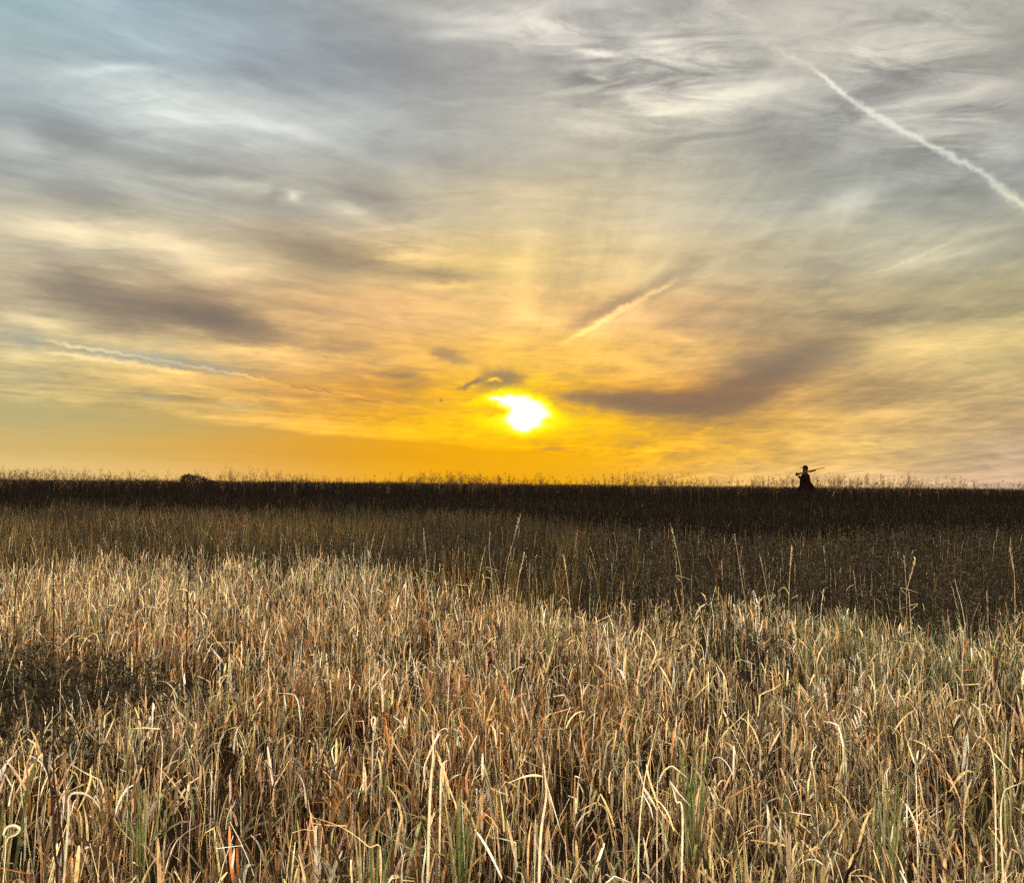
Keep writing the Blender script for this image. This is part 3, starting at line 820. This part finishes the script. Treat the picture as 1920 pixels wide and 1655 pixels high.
# the low dark bush on the crest at the left
def shrub():
    d = 42.0
    c = at(366, 903, d); x0 = c.x; z0 = gz(x0, d)
    r = empty('low_bush', (x0, d, z0))
    tag(r, 'low rounded dark bush poking up from the grass on the skyline at the left', 'bush')
    S = Strands()
    top = at(358, 889.5, d).z - z0
    rr = np.random.default_rng(3); b = []
    lobes = [(-.36, 0, top - .26, .36, .28), (.10, .1, top - .33, .50, .28), (.62, 0, top - .46, .5, .22), (-.1, -.2, top - .75, .8, .4), (.55, .2, top - .80, .8, .4)]
    for lx, ly, lz, rx, rz in lobes:
        for i in range(900):
            v = rr.normal(size=3); v /= np.linalg.norm(v); v *= rr.uniform(.55, 1.03)
            b.append((lx + v[0] * rx, ly + v[1] * rx, lz + v[2] * rz))
    b = np.array(b); N = len(b)
    S.add(b, rng.uniform(.04, .10, N), rng.random(N) * 6.28, rng.uniform(.2, 2.0, N), rng.normal(0, .5, N), rng.uniform(.03, .055, N),
          np.array([(.012, .009, .005)]) * rng.uniform(.6, 1.8, (N, 1)), seg=2, psi=rng.random(N) * 3, swell=.6)
    S.build('foliage', M_WEED, r)
    T = Strands()
    for lx, ly, lz, rx, rz in lobes:
        N = 5
        bb = np.zeros((N, 3)) + np.array([(0, 0, 0)])
        vx = lx + rng.normal(0, .15, N); az = np.arctan2(ly + rng.normal(0, .1, N), vx); L = np.hypot(vx, lz)
        T.add(bb, L, az, np.arctan2(np.abs(vx), lz), 0.1, .03, np.array([(.03, .02, .012)] * N), seg=6, tube=True)
    T.build('stem', M_WEED, r)
shrub()

# ------------------------------------------------------------------ the person with the long gun
M_COAT = mat('coat_cloth', (.004, .0018, .0018), 1, 0, .3, .3, 30)  # silhouette shade is put into these near-black cloth, skin and gun colours
M_TROUS = mat('trouser_cloth', (.004, .002, .002), 1, 0, .3, .3, 30)
M_CAP = mat('cap_cloth', (.004, .002, .002), 1, 0, .3, .2, 40)
M_SKIN = mat('skin', (.014, .006, .005), .8, .05, None, .1, 20)
M_HAIR = mat('hair', (.005, .003, .002), .9, 0, None, .3, 80)
M_WOOD = mat('gun_wood', (.014, .004, .0025), .8, .03, None, .35, 25)
M_STEEL = mat('gun_steel', (.03, .018, .008), .6, .05, None, .15, 60)
M_BOOT = mat('boot_leather', (.03, .02, .012), .6, .3, None, .2, 40)

def skin_mesh(chains, sub=2):
    """chains: list of (points, radii, root index or None); grows one smooth surface per chain and joins them"""
    out = bmesh.new()
    for pts, edges, rad in chains:
        me = bpy.data.meshes.new('tmp'); me.from_pydata([tuple(p) for p in pts], edges, [])
        o = bpy.data.objects.new('tmp', me); col.objects.link(o)
        o.modifiers.new('skin', 'SKIN'); m = o.modifiers.new('sub', 'SUBSURF'); m.levels = sub; m.render_levels = sub
        for i, q in enumerate(rad):
            v = me.skin_vertices[0].data[i]
            v.radius = (q, q) if not isinstance(q, tuple) else q
            v.use_root = (i == 0)
        dg = bpy.context.evaluated_depsgraph_get(); ev = o.evaluated_get(dg)
        t = bpy.data.meshes.new_from_object(ev)
        out.from_mesh(t)
        bpy.data.objects.remove(o); bpy.data.meshes.remove(me); bpy.data.meshes.remove(t)
    return out

def link(name, bm, material, parent):
    me = bpy.data.meshes.new(name); bm.to_mesh(me); bm.free(); me.shade_smooth()
    me.materials.append(material)
    o = bpy.data.objects.new(name, me); col.objects.link(o)
    if parent: o.parent = parent
    return o

def loft(rings, cap=True):
    bm = bmesh.new(); R_ = []
    for ring in rings: R_.append([bm.verts.new(p) for p in ring])
    n = len(R_[0])
    for a, b in zip(R_, R_[1:]):
        for k in range(n): bm.faces.new((a[k], a[(k + 1) % n], b[(k + 1) % n], b[k]))
    if cap: bm.faces.new(R_[0][::-1]); bm.faces.new(R_[-1])
    bmesh.ops.recalc_face_normals(bm, faces=bm.faces)
    return bm
def ell(cx, cy, z, rx, ry, n=20, ph=0.0, wob=0.0):
    return [Vector((cx + rx * math.cos(a) * (1 + wob * math.sin(3 * a + ph)), cy + ry * math.sin(a) * (1 + wob * math.cos(4 * a + ph)), z)) for a in (2 * math.pi * k / n for k in range(n))]

PD = 37.0
pc = at(1510, 872, PD)
gp = gz(pc.x, PD)
person = empty('person', (pc.x, PD, gp))
HS = pc.z - gp                                   # height of the cap top above the ground
tag(person, 'person in peaked cap and dark jacket standing waist deep in grass, carrying a long gun', 'person')
k_ = HS / 1.82
person.scale = (k_, k_, k_)
def hand(c, dirv, palm, curl):
    """palm and five bent fingers; dirv = along the fingers, palm = facing of the palm"""
    dirv = Vector(dirv).normalized(); palm = Vector(palm).normalized(); side = dirv.cross(palm).normalized(); c = Vector(c)
    ch = [([c - dirv * .05, c, c + dirv * .045], [(0, 1), (1, 2)], [.022, (.036, .018), (.038, .016)])]
    for i, (s, L) in enumerate([(-.030, .066), (-.010, .078), (.010, .072), (.029, .056)]):
        a = c + dirv * .03 + side * s; P = [a]; d = dirv.copy()
        for q, f in enumerate((.45, .32, .26)):
            P.append(P[-1] + d * L * f * 1.15); d = (Matrix.Rotation(curl, 3, side) @ d)
        ch.append((P, [(0, 1), (1, 2), (2, 3)], [.010, .0095, .009, .008]))
    a = c - dirv * .015 - side * .028
    ch.append(([a, a - side * .022 + dirv * .02 + palm * .012, a - side * .026 + dirv * .048 + palm * .03], [(0, 1), (1, 2)], [.013, .011, .009]))
    return ch
hl = Vector((-.375, -.165, 1.455)); hr = Vector((-.06, .27, .86))
pts = [(0,0,.97), (.005,0,1.10), (-.005,0,1.28), (.0,0,1.42), (.0,0,1.52), (-.012,0,1.585), (-.018,0,1.66), (-.01,0,1.745),
       (0,-.17,1.45), (-.17,-.25,1.225), tuple(hl + Vector((.05,-.01,-.05))),
       (0,.17,1.45), (.03,.25,1.19), tuple(hr + Vector((0,0,.07))),
       (-.01,-.10,.90), (-.09,-.11,.50), (-.06,-.11,.09), (.01,.10,.90), (.02,.11,.50), (.13,.11,.10)]
ed = [(0,1),(1,2),(2,3),(3,4),(4,5),(5,6),(6,7),(3,8),(8,9),(9,10),(3,11),(11,12),(12,13),(0,14),(14,15),(15,16),(0,17),(17,18),(18,19)]
rad = [.125,.118,.125,.11,.098,.095,.105,.060,.068,.050,.032,.068,.050,.032,.085,.062,.040,.085,.062,.040]
bm = skin_mesh([(pts, ed, rad)] + hand(hl, (-.35, .25, .9), (.6, .5, .1), 1.0) + hand(hr, (-.1, 0, -1), (-.3, -1, 0), .35)
    + [([(-.085,0,1.645), (-.112,0,1.632), (-.10,0,1.615)], [(0,1),(1,2)], [.012,.013,.011]),            # nose
       ([(-.075,0,1.60), (-.092,0,1.598)], [(0,1)], [.020,.010]),                                         # mouth
       ([(-.06,0,1.565), (-.082,0,1.562)], [(0,1)], [.026,.018]),                                        # chin
       ([(-.085,-.03,1.665), (-.092,-.03,1.665)], [(0,1)], [.011,.008]), ([(-.085,.03,1.665), (-.092,.03,1.665)], [(0,1)], [.011,.008]),
       ([(.0,-.085,1.66), (.0,-.10,1.665), (.0,-.10,1.64)], [(0,1),(1,2)], [.010,.016,.010]),
       ([(.0,.085,1.66), (.0,.10,1.665), (.0,.10,1.64)], [(0,1),(1,2)], [.010,.016,.010])])
body = link('body', bm, M_SKIN, person)
link('hair', loft([ell(.012, 0, z, a, b, 18) for z, a, b in ((1.585,.05,.05),(1.61,.078,.078),(1.66,.093,.094),(1.71,.094,.094),(1.75,.075,.075))]), M_HAIR, person)
cap = link('cap', loft([ell(x, 0, z, a, b, 20) for x, z, a, b in ((-.005,1.70,.104,.102),(-.005,1.735,.106,.103),(.0,1.77,.098,.095),(.0,1.80,.070,.068),(.0,1.818,.028,.028),(.0,1.822,.008,.008))]), M_CAP, person)
br = bmesh.new(); top_, bot_ = [], []
for i in range(13):
    a = math.pi / 2 + math.pi * i / 12
    for L, dz in ((top_, .012), (bot_, -.010)):
        L.append(br.verts.new((-.07 + .145 * math.cos(a), .082 * math.sin(a), 1.727 + dz - .02 * math.sin(a) ** 2 * 0 - .05 * abs(math.cos(a)) ** 2 * .3)))
br.faces.new(top_); br.faces.new(bot_[::-1])
for i in range(13):
    j = (i + 1) % 13; br.faces.new((top_[i], bot_[i], bot_[j], top_[j]))
bmesh.ops.recalc_face_normals(br, faces=br.faces)
brim = link('brim', br, M_CAP, cap)
# jacket: body flaring to the hem, with sleeves and a collar
jb = loft([ell(cx, 0, z, rx, ry, 28, ph=z * 9, wob=w) for cx, z, rx, ry, w in (
    (.02,.84,.295,.33,.05),(.02,.90,.290,.32,.05),(.015,1.0,.258,.285,.045),(.0,1.12,.222,.245,.04),(-.01,1.24,.192,.225,.03),
    (-.008,1.34,.175,.215,.02),(.0,1.42,.160,.20,.01),(.004,1.475,.120,.15,.0),(.004,1.51,.078,.085,.0))])
sl = skin_mesh([([(.0,-.13,1.43),(-.01,-.19,1.425),(-.17,-.255,1.225),(-.20,-.245,1.25),tuple(hl + Vector((.045,-.01,-.055)))], [(0,1),(1,2),(2,3),(3,4)], [.075,.078,.062,.058,.046]),
                ([(.0,.13,1.43),(.0,.19,1.425),(.03,.26,1.19),tuple(hr + Vector((0,0,.06)))], [(0,1),(1,2),(2,3)], [.075,.078,.062,.046])])
tm = bpy.data.meshes.new('tmp'); sl.to_mesh(tm); sl.free(); jb.from_mesh(tm); bpy.data.meshes.remove(tm)
jacket = link('jacket', jb, M_COAT, person)
link('collar', loft([ell(.004, 0, z, a, b, 20) for z, a, b in ((1.49,.088,.10),(1.53,.078,.085),(1.555,.076,.082),(1.556,.066,.072),(1.50,.068,.08))], cap=False), M_COAT, jacket)
link('game_bag', loft([ell(.20, 0, z, a, b, 20, ph=1, wob=.05) for z, a, b in ((.88,.10,.17),(.91,.13,.21),(1.0,.12,.20),(1.08,.08,.16),(1.12,.04,.10))]), M_COAT, jacket)
link('trousers', skin_mesh([([(0,0,1.0),(0,0,.93),(-.012,-.105,.86),(-.09,-.115,.50),(-.062,-.115,.15),(.012,.105,.86),(.02,.115,.50),(.125,.115,.16)],
     [(0,1),(1,2),(2,3),(3,4),(1,5),(5,6),(6,7)], [.15,.15,.105,.085,.068,.105,.085,.068])]), M_TROUS, person)
for x, y in ((-.06, -.11), (.13, .11)):
    link('boot', skin_mesh([([(x,y,.22),(x,y,.07),(x-.10,y,.045),(x-.18,y,.04)], [(0,1),(1,2),(2,3)], [.058,.055,.048,.036])]), M_BOOT, person)

# the gun rests on the near shoulder, muzzle up behind: butt at the hand
gA = at(1491.5, 888.6, PD - .16); gB = at(1546.8, 876.8, PD - .10)
gun = empty('long_gun', gA); tag(gun, 'long gun with brown stock and thin barrel resting on the shoulder of the person', 'gun')
axis = (gB - gA).normalized(); GL_ = (gB - gA).length
upv = Vector((0, 0, 1)) - axis * axis.z; upv.normalize(); sdv = axis.cross(upv)
def gsec(t, h, w, off=0.0, n=12):
    c = axis * (GL_ * t) + upv * off
    return [c + upv * (h / 2 * math.sin(a)) + sdv * (w / 2 * math.cos(a)) for a in (2 * math.pi * k / n for k in range(n))]
link('stock', loft([gsec(*q) for q in ((0,.115,.035,-.035),(.02,.125,.042,-.036),(.10,.095,.042,-.028),(.19,.058,.036,-.012),(.24,.046,.034,-.008),(.30,.052,.036,-.004))]), M_WOOD, gun)
link('receiver', loft([gsec(*q) for q in ((.295,.052,.036,0),(.31,.066,.038,0),(.43,.066,.038,0),(.45,.050,.034,0))]), M_STEEL, gun)
link('fore_end', loft([gsec(*q) for q in ((.45,.072,.052,-.014),(.52,.078,.056,-.016),(.66,.070,.052,-.012),(.70,.036,.034,-.006))]), M_WOOD, gun)
link('barrel', loft([gsec(*q) for q in ((.44,.036,.036,.012),(.70,.034,.034,.012),(.99,.030,.030,.012),(1.0,.032,.032,.012))]), M_STEEL, gun)
tgr = bmesh.new()
bmesh.ops.create_cone(tgr, segments=10, radius1=.004, radius2=.004, depth=.09, cap_ends=True)
M4 = Matrix((sdv, upv, axis)).transposed().to_4x4(); M4.translation = axis * (GL_ * .34) - upv * .055
bmesh.ops.transform(tgr, matrix=M4, verts=tgr.verts)
link('trigger_guard', tgr, M_STEEL, gun)
